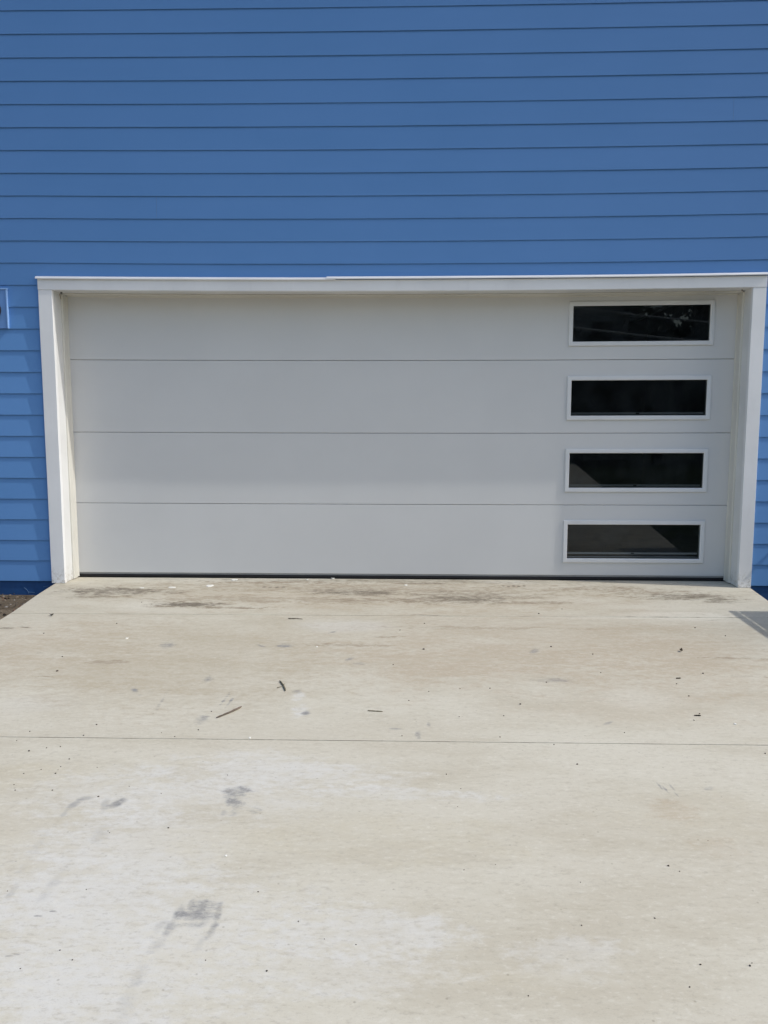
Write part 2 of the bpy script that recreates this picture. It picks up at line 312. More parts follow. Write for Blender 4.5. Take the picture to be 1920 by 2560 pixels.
def concrete(x0, x1, y0, y1):
    k = NB('weathered_concrete'); k.set(.8, .25)
    P = k.pos()
    nb = k.noise(1.1, 5, k.mapp((.55, 1.3, 1)), .55)
    ns = k.noise(2.6, 8, k.mapp((.6, 1.6, 1)), .72)      # trowel streaks along the slab
    nf = k.noise(60, 4, k.mapp((.7, 1.3, 1)), .7)
    ng = k.noise(260, 2, None, .7)
    nd = k.noise(5.5, 6, k.mapp((.55, 1.6, 1)), .68)      # edge breakup for the stains
    nd2 = k.noise(30, 5, k.mapp((.6, 1.1, 1)), .75)
    ndm = k.math('ADD', k.math('MULTIPLY', nd, .45), k.math('MULTIPLY', nd2, .55))
    c = k.mix(k.ramp(nb, .32, .68), (.475, .45, .385), (.535, .52, .46))
    c = k.mix(k.ramp(ns, .40, .62, 0, .6), c, k.mix(.5, c, (.60, .59, .545)))
    c = k.mix(k.ramp(ns, .50, .34, 0, .30), c, (.41, .375, .31))
    flat = k.n('ShaderNodeVectorMath', operation='MULTIPLY'); flat.inputs[1].default_value = (1, 1, 0); k.l(P, flat.inputs[0])
    for st_, (p0, a, b, th, bb) in zip(STAINS, SGEO):
        if bb[1] < x0 or bb[0] > x1 or bb[3] < y0 or bb[2] > y1: continue
        colr, st, soft, brk = st_[5:]
        q = k.n('ShaderNodeGroup'); q.node_tree = SG
        k.l(flat.outputs[0], q.inputs['P']); q.inputs['Center'].default_value = (p0.x, p0.y, 0)
        q.inputs['Angle'].default_value = -th
        q.inputs['Radius'].default_value = (a, b, 1)
        if colr is DARK: soft, brk = min(.95, soft+.25), brk*.75
        if colr is GREY: soft, st = min(.95, soft+.22), st*.95
        q.inputs['Soft'].default_value = soft; q.inputs['Break'].default_value = brk
        k.l(ndm, q.inputs['Noise'])
        c = k.mix(k.math('MULTIPLY', q.outputs[0], min(1.0, st*STK.get(colr, 1))), c, colr)
    # hairline texture: light exposed sand, dark pits
    c = k.mix(k.ramp(nf, .54, .70, 0, .34), c, (.66, .655, .62))
    c = k.mix(k.ramp(nf, .46, .32, 0, .34), c, (.33, .31, .27))
    st2 = k.noise(32, 5, k.mapp((.42, 1.25, 1)), .74)
    c = k.mix(k.ramp(st2, .54, .68, 0, .34), c, (.40, .37, .31))
    c = k.mix(k.ramp(st2, .44, .30, 0, .30), c, (.64, .63, .59))
    pit = k.n('ShaderNodeTexVoronoi'); pit.inputs['Scale'].default_value = 16; k.l(P, pit.inputs['Vector'])
    c = k.mix(k.ramp(pit.outputs['Distance'], .075, .03, 0, .45), c, (.24, .22, .18))
    c = k.mix(k.ramp(ng, .56, .74, 0, .3), c, (.30, .285, .25))
    c = k.mix(1.0, c, (1.0, .972, .91), 'MULTIPLY')
    k.col(c)
    hh = k.math('ADD', k.math('MULTIPLY', nf, .7), k.math('MULTIPLY', st2, .6))
    k.bump(hh, .22, .004)
    return k.m
k = NB('saw_cut_dirt'); k.set(.9, .1)
k.col(k.mix(k.ramp(k.noise(9, 6), .42, .58), (.25, .225, .18), (.50, .475, .40))); M_CUT = k.m
k = NB('brown_soil'); k.set(.95, .1)
n1 = k.noise(5, 8, None, .7); n2 = k.noise(45, 5, None, .7)
cc = k.mix(k.ramp(n1, .35, .65), (.105, .08, .056), (.20, .165, .12)); cc = k.mix(k.ramp(n2, .55, .75, 0, .7), cc, (.30, .25, .19)); cc = k.mix(k.ramp(n2, .45, .3, 0, .7), cc, (.045, .035, .025))
k.col(cc); k.bump(n2, .8, .02); M_SOIL = k.m
k = NB('dark_lawn'); k.set(.95, .1); k.col(k.mix(k.ramp(k.noise(3, 8, None, .7), .35, .65), (.012, .02, .008), (.028, .045, .014))); k.bump(k.noise(60, 4), .8, .03); M_LAWN = k.m
M_STONE = [paint('stone_%s' % n_, c_, .85, .25, .4, .2) for n_, c_ in (('tan', (.26, .21, .16)), ('pale', (.45, .42, .38)), ('red', (.24, .13, .09)), ('dark', (.07, .055, .045)))]
M_LEAFD = paint('dry_dark_leaf', (.055, .04, .028), .8, .3, .3, .2)
M_CRUMB = paint('dark_crumb', (.075, .062, .05), .9, .3, .3, .2)
M_CHIP = paint('white_paint_chip', (.80, .79, .74), .5, .03)
M_WOOD = paint('weathered_splinter', (.26, .21, .17), .8, .3, .5, .2)
M_WOODD = paint('dark_twig_bark', (.13, .115, .08), .85, .4, .6, .2)
M_STEEL = paint('shadow_caster_steel', (.05, .05, .055), .5, .1, .1, .5)
M_TYRE = paint('tyre_rubber', (.02, .02, .02), .8)
M_LEAF = paint('tree_leaf', (.022, .035, .012), .7, .4); M_BARK = paint('tree_bark', (.06, .045, .03), .9, .3, .6)
M_GREYW = paint('neighbour_wall', (.45, .45, .43), .7, .1)

# ------------------------------------------------------------------ setting: ground, drive
def gz(x, y): return -.095 + (SLOPE*max(y, -34) if y < 0 else 0)
LEDGE = [(-2.583, .02)] + [tuple(G(u, v).xy) for u, v in ((134, 1461), (92, 1488), (52, 1516), (0, 1552))]
def edge_l(y):
    if y > -1.1:
        for (a, ya), (b, yb) in zip(LEDGE, LEDGE[1:]):
            if yb <= y <= ya: return a+(b-a)*(y-ya)/(yb-ya)
    return LEDGE[-1][0]+.0*(y+1.1)
def edge_r(y):
    if y > -.45: return 2.475 + .05*y/.45*-1*0 + (2.43-2.475)*(y/-.45)
    return 2.43 + .175*(-y-.45)
J1L, J1R = G(0, 1533), G(1920, 1545)
J2L, J2R = G(0, 1842), G(1920, 1863)
def jy(a, b, x): return a.y+(b.y-a.y)*(x-a.x)/(b.x-a.x)
bm = bmesh.new()
NXD = 40
def drow(fy, dz=0.0):
    row = []
    for i in range(NXD+1):
        t = i/NXD
        y = fy(0); x = edge_l(y)+(edge_r(y)-edge_l(y))*t; y = fy(x)
        x = edge_l(y)+(edge_r(y)-edge_l(y))*t
        row.append(bm.verts.new((x, y, (SLOPE*y if y < 0 else 0)+dz)))
    return row
rows = [drow(lambda x: .30), drow(lambda x: .0)]
for i in range(1, 6): rows.append(drow(lambda x, i=i: -.10-.72*i/5 + .0*x))
J = [(J1L, J1R), (J2L, J2R)]
def groove(fn, w=.0035, d=.006):
    rows.append(drow(lambda x: fn(x)+w)); rows.append(drow(lambda x: fn(x)+w*.7, -d)); rows.append(drow(lambda x: fn(x)-w*.7, -d)); rows.append(drow(lambda x: fn(x)-w))
groove(lambda x: jy(J1L, J1R, x), .0022, .004)
for i in range(1, 8): rows.append(drow(lambda x, i=i: -.97-1.8*i/8))
groove(lambda x: jy(J2L, J2R, x), .0026, .006)
for i in range(1, 6): rows.append(drow(lambda x, i=i: -2.9-2.0*i/5))
yy = -4.93
while yy > -33:
    groove(lambda x, yy=yy: yy, .004, .007)
    rows.append(drow(lambda x, yy=yy: yy-1.0)); yy -= 2.05
rows.append(drow(lambda x: -34))
for a, b in zip(rows, rows[1:]):
    for i in range(NXD): bm.faces.new((a[i], a[i+1], b[i+1], b[i]))
# skirt down to the soil
for side in (0, NXD):
    prev = None
    for r_ in rows:
        v = r_[side]; q = bm.verts.new((v.co.x, v.co.y, v.co.z-.16))
        if prev: bm.faces.new((prev[0], prev[1], q, v))
        prev = (v, q)
CX = [-2.7, -1.3, -.65, 0, .8, 1.6, 99]; CY = [.4, -.35, -.7, -1.05, -1.6, -2.2, -2.9, -3.4, -3.9, -4.6, -40]
o = link('driveway', bm, None); tagp(o, 'stained pale concrete driveway with saw cut joints running up to the garage door', 'driveway', kind='structure')
o.data.materials.append(M_CUT); cells = {}
for p in o.data.polygons:
    if p.area < .002 and p.center.y < -.5: p.material_index = 0; continue
    i = max(q for q in range(len(CX)-1) if p.center.x >= CX[q] or q == 0); j = max(q for q in range(len(CY)-1) if p.center.y <= CY[q] or q == 0)
    cells.setdefault((i, j), []).append(p.index)
for (i, j), fs in cells.items():
    vs_ = [o.data.vertices[v_].co for f in fs for v_ in o.data.polygons[f].vertices]
    o.data.materials.append(concrete(min(v_.x for v_ in vs_), max(v_.x for v_ in vs_), min(v_.y for v_ in vs_), max(v_.y for v_ in vs_)))
    for f in fs: o.data.polygons[f].material_index = len(o.data.materials)-1

bm = bmesh.new()
xs = [-120, -40, -12, -6, -5] + [-4.4+.05*i for i in range(45)] + [-2.0, 0, 2.4, 3, 4, 6, 12, 40, 120]
ys = [.35, .02] + [-.05*i for i in range(1, 26)] + [-1.6, -2.2, -4, -8, -16, -34, -60, -120]
grid = []
for y in ys:
    r_ = []
    for x in xs:
        z = gz(x, y)
        if -4.4 <= x <= -2.2 and -1.3 < y < .0:
            z += (noise.noise(Vector((x*7, y*7, 0)))*.012+noise.noise(Vector((x*25, y*25, 3)))*.006)
        if -2.15 < x < 2.41 and y > -34: z -= .03
        r_.append(bm.verts.new((x, y, z)))
    grid.append(r_)
for a, b in zip(grid, grid[1:]):
    for i in range(len(xs)-1): bm.faces.new((a[i], a[i+1], b[i+1], b[i]))
o = link('ground', bm, M_SOIL, smooth=True); tagp(o, 'bare brown soil with grit beside the concrete driveway', 'ground', kind='structure')
o.data.materials.append(M_LAWN)
for p in o.data.polygons:
    if p.center.x > 2.3: p.material_index = 1

# gravel and litter strewn over the soil: uncountable
random.seed(5)
bm = bmesh.new(); mi = []
def pebble(bm, c, s, seed=0, flat=.6, sub=1):
    n0 = len(bm.faces)
    r = bmesh.ops.create_icosphere(bm, subdivisions=sub, radius=1)
    a = random.random()*6.28
    for v in r['verts']:
        d = 1+.35*noise.noise(v.co*1.4+Vector((seed*3.1, seed, 0)))
        p = Vector((v.co.x*s[0], v.co.y*s[1], v.co.z*s[2]))*d
        v.co = Vector((p.x*math.cos(a)-p.y*math.sin(a), p.x*math.sin(a)+p.y*math.cos(a), p.z))+Vector(c)
    return len(bm.faces)-n0
for i in range(1500):
    y = -random.random()**.8*1.45+.0; x = edge_l(min(y, 0))-.005-random.random()*1.1
    z = gz(x, y)
    s = random.choice((.003, .004, .005, .005, .007, .009, .014)); kd = random.choices((0, 1, 2, 3), (5, 2, 2, 4))[0]
    n = pebble(bm, (x, y, z+s*.3), (s, s*random.uniform(.6, 1), s*.6), i)
    mi += [kd]*n
for i in range(90):   # curled dead leaf scraps
    y = -random.random()*1.3; x = edge_l(y)-.03-random.random()*1.0; z = gz(x, y)+.008
    L_, W_ = random.uniform(.012, .03), random.uniform(.006, .014); a = random.random()*6.28
    ca, sa = math.cos(a), math.sin(a); rr = []
    for j in range(5):
        t = j/4-.5; wv = W_*(1-(2*t)**2)*.5+.0005
        for sgn in (-1, 1):
            px, py = t*L_, sgn*wv; pz = .012*abs(t)+random.uniform(0, .004)
            rr.append(bm.verts.new((x+px*ca-py*sa, y+px*sa+py*ca, z+pz)))
    for j in range(4): bm.faces.new((rr[2*j], rr[2*j+1], rr[2*j+3], rr[2*j+2])); mi.append(3 if random.random() < .7 else 0)
o = link('gravel', bm, M_STONE[0]); tagp(o, 'loose grit and leaf scraps on the soil left of the driveway', 'gravel', kind='stuff')
for m_ in M_STONE[1:]: o.data.materials.append(m_)
for p, m_ in zip(o.data.polygons, mi): p.material_index = m_

# ------------------------------------------------------------------ house
house = thing('house', 'blue lap sided house wall with white trimmed garage opening', 'house')
TOL, TIL, TIR, TOR = -2.606, -2.507, 2.384, 2.476
ZJ, ZHT, YT, D = 2.1085, 2.186, -.027, .2024
DL, DR = -2.4935, 2.3715
E_, Z0 = .1523, .0125
bm = bmesh.new()
random.seed(11)
NX = 110; X0, X1 = -7.5, 7.5
nrow = int((5.42-Z0)/E_)+1
def yj(x, i, s): return noise.noise(Vector((x*1.1, i*7.3+s, 0)))*.0011 + noise.noise(Vector((x*6, i*3.3+s, 5)))*.0004
def board(xa, xb, i):
    n = max(2, int((xb-xa)*9)); z0 = Z0+i*E_; z1 = z0+E_+.012
    rows = []
    for j in range(n+1):
        x = xa+(xb-xa)*j/n
        y = yj(x, i, 0); dz = noise.noise(Vector((x*.9, i*5.1, 9)))*.0012
        rows.append([bm.verts.new(p) for p in ((x, -.0002, z0+.011+dz), (x, -.0056+y, z0+.010+dz), (x, -.0056+y, z0+dz), (x, -.0085+y, z0+dz), (x, -.0092+y, z0+.0012+dz), (x, -.0005+y*.3, z1))])
    for a, b in zip(rows, rows[1:]):
        for q in range(5): bm.faces.new((a[q], a[q+1], b[q+1], b[q]))
butts = {17: [-1.75], 21: [2.2]}
for i in range(nrow):
    z0 = Z0+i*E_
    if z0+E_*.5 < ZHT-.02 and z0+E_ < ZHT+.03: segs = [(X0, TOL-.001), (TOR+.001, X1)]
    else: segs = [(X0, X1)]
    out = []
    for a, b in segs:
        cuts = [c_ for c_ in butts.get(i, []) if a+.3 < c_ < b-.3]
        p_ = a
        for c_ in cuts: out.append((p_, c_-.0004)); p_ = c_+.0004
        out.append((p_, b))
    for a, b in out: board(a, b, i)
sag(bm)
side = link('siding', bm, M_SIDE, house)
# wall core behind the boards (with the opening left free), inside faces of the garage
bm = bmesh.new()
box(bm, X0, TIL-.02, .006, .30, -.4, 2.2); box(bm, TIR+.02, X1, .006, .30, -.4, 2.2); box(bm, X0, X1, .006, .30, 2.203, 5.4)
link('wall_core', bm, M_INT, house)
bm = bmesh.new(); box(bm, TOR-.03, X1, .001, .0055, -.35, Z0+.03, 12); link('foundation', bm, M_FOUND, house)
bm = bmesh.new(); box(bm, X0, TOL+.03, .001, .0055, -.35, Z0+.03, 12); f_o = link('foundation', bm, M_FOUND, house)
# scratches and a cobweb thread on the foundation, a nick in the siding
def wallpt(u, v, Y=0.0):
    r = c2w((u-960)/FPX, 1, (1280-v)/FPX); return CAM+r*((Y-CAM.y)/r.y)
for pl in (((60, 1469), (67, 1474), (71, 1480), (72, 1484)), ((64, 1470), (66, 1474)), ((72, 1480), (84, 1481), (87, 1482)), ((108, 1467), (115, 1466), (120, 1465))):
    bm = bmesh.new(); tube(bm, [wallpt(u, v, -.0005) for u, v in pl], .0009, 5); link('paint_scratch', bm, M_SCR, f_o)
bm = bmesh.new(); tube(bm, [wallpt(449.5, 418, -.006), wallpt(450, 427, -.007)], .0011, 5)
link('paint_nick', bm, paint('nick_pale', (.25, .4, .62), .6), side)
# interior of the garage
bm = bmesh.new()
box(bm, -3.6, 3.6, 6.6, 6.7, -.1, 2.75); box(bm, -3.7, -3.6, .30, 6.7, -.1, 2.75); box(bm, 3.6, 3.7, .30, 6.7, -.1, 2.75); box(bm, -3.7, 3.7, .30, 6.7, 2.75, 2.85)
link('garage_room', bm, M_INT, house)
bm = bmesh.new(); box(bm, -3.6, 3.6, .301, 6.6, -.12, -.004); link('garage_floor', bm, M_INTF, house)
# other walls, eaves, roof
bm = bmesh.new(); box(bm, X0, X0+.1, .3, 9, -.4, 5.4); box(bm, X1-.1, X1, .3, 9, -.4, 5.4); box(bm, X0, X1, 9, 9.1, -.4, 5.4)
link('outer_wall', bm, M_SIDE, house)
bm = bmesh.new(); box(bm, X0-.4, X1+.4, -.47, .0, 5.415, 5.43, 8)
for v in bm.verts:
    if v.co.y < -.4: v.co.y += -.022+.0058*v.co.x-.0
link('soffit', bm, M_SOFF, house)
bm = bmesh.new()
ya = -.52
prof(bm, [X0-.4, X1+.4], [(ya, 5.40), (ya+.02, 5.40), (ya+.02, 5.56), (ya, 5.56)])
for v in bm.verts: v.co.y += -.022+.0058*v.co.x
link('fascia', bm, M_SOFF, house)
bm = bmesh.new(); prof(bm, [X0-.45, X1+.45], [(ya-.10, 5.565), (4.5, 7.2), (9.6, 5.565), (9.6, 5.60), (4.5, 7.28), (ya-.10, 5.60)])
link('roof', bm, M_ROOF, house)
# --- trim round the opening
def vtrim(name, xa, xb, y0, y1, z0, z1, mat, b=.0025, n=10, wob=.0):
    bm = bmesh.new()
    ring = [(xa+b, y0), (xb-b, y0), (xb, y0+b), (xb, y1), (xa, y1), (xa, y0+b)]
    vprof(bm, [z0+(z1-z0)*i/n for i in range(n+1)], ring)
    if wob:
        for v in bm.verts: v.co.x += noise.noise(Vector((0, xa*9, v.co.z*1.7)))*wob; v.co.y += noise.noise(Vector((xa*5, 3, v.co.z*1.9)))*wob*.6
    sag(bm)
    return link(name, bm, mat, house)
vtrim('side_trim', TOL, TIL, YT, .004, .002, ZJ-.001, M_TRIM, .002, 14, .0015)
vtrim('side_trim', TIR, TOR, YT, .004, .002, ZJ-.001, M_TRIM, .002, 14, .0015)
def htrim(name, xa, xb, y0, y1, z0, z1, mat, b=.002, n=40, wob=.0):
    bm = bmesh.new()
    prof(bm, [xa+(xb-xa)*i/n for i in range(n+1)], [(y0, z0+b), (y0+b, z0), (y1, z0), (y1, z1), (y0+b, z1), (y0, z1-b)])
    if wob:
        for v in bm.verts: v.co.y += noise.noise(Vector((v.co.x*1.3, 3, v.co.z*9)))*wob
    sag(bm); return link(name, bm, mat, house)
htrim('header_trim', TOL, TOR, YT-.003, .004, ZJ, ZHT, M_TRIM, .002, 40, .0012)
def cap(xa, xb, dz, ypro):
    bm = bmesh.new(); n = 24
    ring = [(-.001, ZHT+.022+dz), (-.001, ZHT+.0015+dz), (ypro+.006, ZHT+.0015+dz), (ypro+.004, ZHT-.004+dz), (ypro, ZHT-.003+dz), (ypro, ZHT+.003+dz), (ypro+.006, ZHT+.013+dz)]
    prof(bm, [xa+(xb-xa)*i/n for i in range(n+1)], ring)
    for v in bm.verts: v.co.z += noise.noise(Vector((v.co.x*.8, 0, dz*50)))*.0012
    sag(bm); return link('drip_cap', bm, M_CAP, house)
cap(TOL-.009, -.50, 0, -.046); cap(-.56, TOR+.010, .0055, -.050)
# jamb liners, stops and weather lips
vtrim('jamb', TIL-.03, TIL-.0025, .0045, .26, .004, 2.13, M_JAMB, .0008)
vtrim('jamb', TIR+.0025, TIR+.03, .0045, .26, .004, 2.13, M_JAMB, .0008)
htrim('head_jamb', TIL-.03, TIR+.03, .0045, .26, ZJ+.0015, 2.16, M_JAMB, .0008)
def stop(sgn, xj):
    # profile: bevelled stop board then a thin flexible lip that touches the door
    bm = bmesh.new()
    f = lambda d: xj+sgn*d
    ring = [(f(0), .118), (f(.007), .118), (f(.0125), .124), (f(.0125), .182), (f(.004), .190), (f(0), .190)]
    vprof(bm, [.006+(2.1-.006)*i/10 for i in range(11)], ring); sag(bm)
    s_ = link('door_stop', bm, M_STOP, house)
    bm = bmesh.new()
    ring = [(f(.0035), .186), (f(.0095), .183), (f(.0175), .2005), (f(.015), .2015)]
    vprof(bm, [.010+(2.095-.010)*i/10 for i in range(11)], ring); sag(bm)
    link('weather_lip', bm, M_STOP, s_)
stop(1, TIL-.0025); stop(-1, TIR+.0025)
htrim('head_stop', TIL+.012, TIR-.012, .118, .190, ZJ-.008, ZJ+.0015, M_STOP, .003)
bm = bmesh.new(); prof(bm, [TIL+.016+(TIR-TIL-.032)*i/30 for i in range(31)], [(.184, ZJ-.009), (.200, ZJ-.016), (.2015, ZJ-.014), (.189, ZJ-.006)]); sag(bm)
link('head_weather_lip', bm, M_STOP, house)
for x, z in ((TIL+.02, ZJ-.004), (TIR-.03, ZJ-.004)):
    bm = bmesh.new(); tube(bm, [(x, .085, ZJ-.003), (x, .085, ZJ+.004)], .007 if x < 0 else .005, 10); sag(bm); link('nail_hole', bm, M_DARK, house)
bm = bmesh.new(); tube(bm, [(TIL-.001, .10, 2.10), (TIL-.0008, .118, 2.07), (TIL-.0008, .13, 2.03)], .0022, 6); link('rust_run', bm, paint('rust_run_brown', (.28, .22, .15), .8), house)
# mounting block with a dark round socket on the wall at the left edge of the view
pA = wallpt(17, 722); pB = wallpt(21, 822)
bx1 = -3.02 + .0
bx1 = wallpt(18, 760, -.02).x; bz1 = wallpt(0, 721, -.02).z; bz0 = wallpt(0, 821, -.02).z
bm = bmesh.new(); box(bm, bx1-.30, bx1-.006, -.020, -.0005, bz0, bz1-.008, 1, .0); blk = link('mounting_block', bm, M_PLATE, house)
bm = bmesh.new(); box(bm, bx1-.31, bx1+.004, -.026, -.0005, bz1-.0075, bz1+.002, 1, .001); link('block_top_edge', bm, M_PLATE_E, blk)
bm = bmesh.new(); box(bm, bx1-.0055, bx1+.001, -.024, -.0005, bz0, bz1-.008, 1, .001); link('block_side_edge', bm, M_PLATE_E, blk)
sc = wallpt(-22, 775, -.02)
bm = bmesh.new()
for ya_, yb_, r0 in ((-.045, -.0205, .072), (-.060, -.0455, .050)):
    tube(bm, [(sc.x, ya_, sc.z), (sc.x, ya_+.004, sc.z), (sc.x, yb_, sc.z)], [r0-.005, r0, r0], 28)
link('round_socket', bm, M_RUBBER, blk)
# unseen pipe stub, added to cast the slanting shadow low on the wall
bm = bmesh.new(); hx, hz_ = 2.915, .575
tube(bm, [(hx, -.001, hz_), (hx, -.098, hz_)], .012, 12); tube(bm, [(hx, -.098, hz_), (hx, -.112, hz_-.01)], .013, 12); wall_stub = link('shadow_stub', bm, M_STEEL, house)

# ------------------------------------------------------------------ garage door
gd = thing('garage_door', 'wide pale sectional garage door with four slim windows down its right side', 'garage door', (-.06, D, 0))
ZS = [.0385, .5722, 1.1056, 1.6390, 2.1724]
WX = (1.172, 2.212); GX = (1.202, 2.182); HW = .160; HG = .1285
WZ = [.298, .830, 1.362, 1.899]
for i in range(4):
    z0, z1 = ZS[i]+.0013, ZS[i+1]-.0013
    x0, x1 = DL-.03, DR+.03
    hx0, hx1, hz0, hz1 = GX[0]-.006, GX[1]+.006, WZ[i]-HG-.006, WZ[i]+HG+.006
    bm = bmesh.new()
    xs_ = sorted(set([x0+(hx0-x0)*j/24 for j in range(25)] + [hx0+(hx1-hx0)*j/6 for j in range(7)] + [x1]))
    zs_ = [z0, z0+.0025, hz0, hz1, z1-.002, z1]
    yf = [D+.003, D, D, D, D, D+.003]
    V = [[bm.verts.new((x, y, z)) for z, y in zip(zs_, yf)] for x in xs_]
    VB = [[bm.verts.new((x, D+.045, z)) for z in zs_] for x in xs_]
    for a in range(len(xs_)-1):
        for b in range(5):
            hole = (b == 2 and xs_[a] >= hx0-1e-6 and xs_[a+1] <= hx1+1e-6)
            if hole: continue
            bm.faces.new((V[a][b], V[a+1][b], V[a+1][b+1], V[a][b+1])); bm.faces.new((VB[a][b], VB[a][b+1], VB[a+1][b+1], VB[a+1][b]))
    n_ = len(xs_)
    for a in range(n_-1):
        bm.faces.new((V[a][0], VB[a][0], VB[a+1][0], V[a+1][0])); bm.faces.new((V[a][5], V[a+1][5], VB[a+1][5], VB[a][5]))
        if xs_[a] >= hx0-1e-6 and xs_[a+1] <= hx1+1e-6:
            bm.faces.new((V[a][2], V[a+1][2], VB[a+1][2], VB[a][2])); bm.faces.new((V[a][3], VB[a][3], VB[a+1][3], V[a+1][3]))
    ia, ib = xs_.index(hx0) if hx0 in xs_ else 24, xs_.index(hx1) if hx1 in xs_ else 30
    for a in (ia, ib): bm.faces.new((V[a][2], V[a][3], VB[a][3], VB[a][2]))
    for a in (0, n_-1):
        for b in range(5): bm.faces.new((V[a][b], V[a][b+1], VB[a][b+1], VB[a][b]))
    # very faint oil-canning of the steel skin
    for v in bm.verts:
        if v.co.y < D+.01: v.co.y += noise.noise(Vector((v.co.x*.9, i*4.0, v.co.z*1.6)))*.0007
    sag(bm)
    sec = link('door_section', bm, M_DOOR, gd)
    if i < 3:
        bm = bmesh.new(); box(bm, x0, x1, D+.012, D+.03, z1-.004, z1+.0085, 20); sag(bm); link('section_joint', bm, M_DOOR, sec)
    # window of the section
    win = bpy.data.objects.new('window', None); S.collection.objects.link(win); win.parent = gd; win['kind_note'] = ''
    del win['kind_note']
    win['label'] = ['bottom window with two pale bars along its sill', 'third window from the top with one pale bar at its sill', 'second window from the top, nearly black', 'top window mirroring a pale wall and wires'][i]
    cx_, cz_ = (WX[0]+WX[1])/2, WZ[i]
    win.location = (cx_+.06, 0, cz_)
    def wl(name, bm, mat):
        sag(bm)
        bmesh.ops.recalc_face_normals(bm, faces=bm.faces)
        bmesh.ops.translate(bm, verts=bm.verts, vec=(-cx_, -D, -cz_))
        me = bpy.data.meshes.new(name); bm.to_mesh(me); bm.free(); me.materials.append(mat)
        o_ = bpy.data.objects.new(name, me); S.collection.objects.link(o_); o_.parent = win; return o_
    bm = bmesh.new()
    def rect(xa, xb, za, zb, y): return [bm.verts.new(p) for p in ((xa, y, za), (xb, y, za), (xb, y, zb), (xa, y, zb))]
    loops = []
    ox, oz = (WX[1]-WX[0])/2, HW; gx_, gz_ = (GX[1]-GX[0])/2, HG
    for hx_, hz2, y in ((ox, oz, D-.0005), (ox, oz, D-.0085), (ox-.004, oz-.004, D-.012), (gx_+.005, gz_+.005, D-.012), (gx_, gz_, D-.0085), (gx_, gz_, D+.010), (gx_+.006, gz_+.006, D+.010)):
        loops.append(rect(cx_-hx_, cx_+hx_, cz_-hz2, cz_+hz2, y))
    for A, B in zip(loops, loops[1:]):
        for j in range(4): bm.faces.new((A[j], A[(j+1) % 4], B[(j+1) % 4], B[j]))
    wl('window_frame', bm, M_FRAME)
    bm = bmesh.new(); box(bm, cx_-gx_-.003, cx_+gx_+.003, D+.0030, D+.0036, cz_-gz_-.003, cz_+gz_+.003)
    bm.faces.ensure_lookup_table()
    keep = [f for f in bm.faces if abs(f.normal.y) > .5] if False else None
    bm.free(); bm = bmesh.new()
    rect(cx_-gx_-.003, cx_+gx_+.003, cz_-gz_-.003, cz_+gz_+.003, D+.003); bm.verts.ensure_lookup_table(); bm.faces.new(bm.verts)
    wl('window_glass', bm, M_GLASS)
    if i < 3:
        bars = [(cz_-gz_+.008, cz_-gz_+.024)]
        if i == 0: bars = [(cz_-gz_+.030, cz_-gz_+.045), (cz_-gz_+.007, cz_-gz_+.014)]
        for ba, bb in bars:
            bm = bmesh.new(); box(bm, cx_-gx_+.001, cx_+gx_-.012, D+.012, D+.020, ba, bb, 1, .002)
            wl('sill_bar', bm, M_ALU)
        bm = bmesh.new(); box(bm, cx_-.012, cx_+.012, D+.0105, D+.0118, bars[0][0]+.004, bars[0][1]-.003); wl('bar_clip', bm, M_RUBBER)
bm = bmesh.new(); box(bm, DL-.02, DR+.02, D+.006, D+.040, .026, .040, 20, .002); link('seal_retainer', bm, M_RET, gd)
bm = bmesh.new(); prof(bm, [DL-.02+(DR-DL+.04)*i/30 for i in range(31)], [(D+.003, .027), (D+.045, .027), (D+.048, .012), (D+.035, .001), (D+.012, .001), (D+.0, .012)])
link('bottom_seal', bm, M_RUBBER, gd)
# horizontal rails and torsion shaft inside
bm = bmesh.new(); tube(bm, [(-2.6, .36, 2.38), (2.6, .36, 2.38)], .014, 10)
link('torsion_shaft', bm, M_ALU, gd)
for sx_ in (-2.55, 2.44):
    bm = bmesh.new(); box(bm, sx_-.025, sx_+.025, .27, .32, 0.0, 2.05); box(bm, sx_-.025, sx_+.025, .45, 3.2, 2.25, 2.30); tube(bm, [(sx_, .295, 2.05), (sx_, .33, 2.18), (sx_, .45, 2.275)], .025, 8); link('track_rail', bm, M_ALU, gd)

# ------------------------------------------------------------------ litter on the drive
random.seed(23)
def on(o, p):   # put mesh about its own origin at p
    o.location = p; return o
def lobj(name, bm, mat, p, **kw):
    o = link(name, bm, mat); o.location = p; return tagp(o, **kw)
def stick(name, a, b, ra, rb, mat, label, extra=(), bend=.04):
    A, B = G(*a), G(*b); mid = (A+B)/2
    bm = bmesh.new(); n = 9; d = B-A; sd = Vector((-d.y, d.x, 0)).normalized()*d.length
    pts = [A-mid+d*(i/n)+sd*bend*math.sin(i/n*3.14)*(1 if i % 3 else .7)+Vector((0, 0, max(ra, rb)*1.0)) for i in range(n+1)]
    rr = [(ra+(rb-ra)*i/n)*(1+.18*math.sin(i*2.3)) for i in range(n+1)]
    rr[0] *= .5; rr[-1] *= .35
    tube(bm, pts, rr, 7)
    for (p, q, r_) in extra:
        tube(bm, [G(*p)-mid+Vector((0, 0, ra)), G(*q)-mid+Vector((0, 0, ra*1.5))], [r_, r_*.5], 6)
    return lobj(name, bm, mat, mid, label=label, cat='stick')
stick('stick', (541, 1796.4), (604, 1768.7), .0032, .0048, M_WOOD, 'longest brown pointed stick lying aslant on the concrete', bend=-.03)
stick('twig', (699, 1703.5), (713.5, 1729), .0032, .0040, M_WOODD, 'short dark twig with a side shoot, above the pointed stick', [((692.5, 1721), (707, 1717.5), .0018), ((707, 1714), (713, 1711), .0015)])
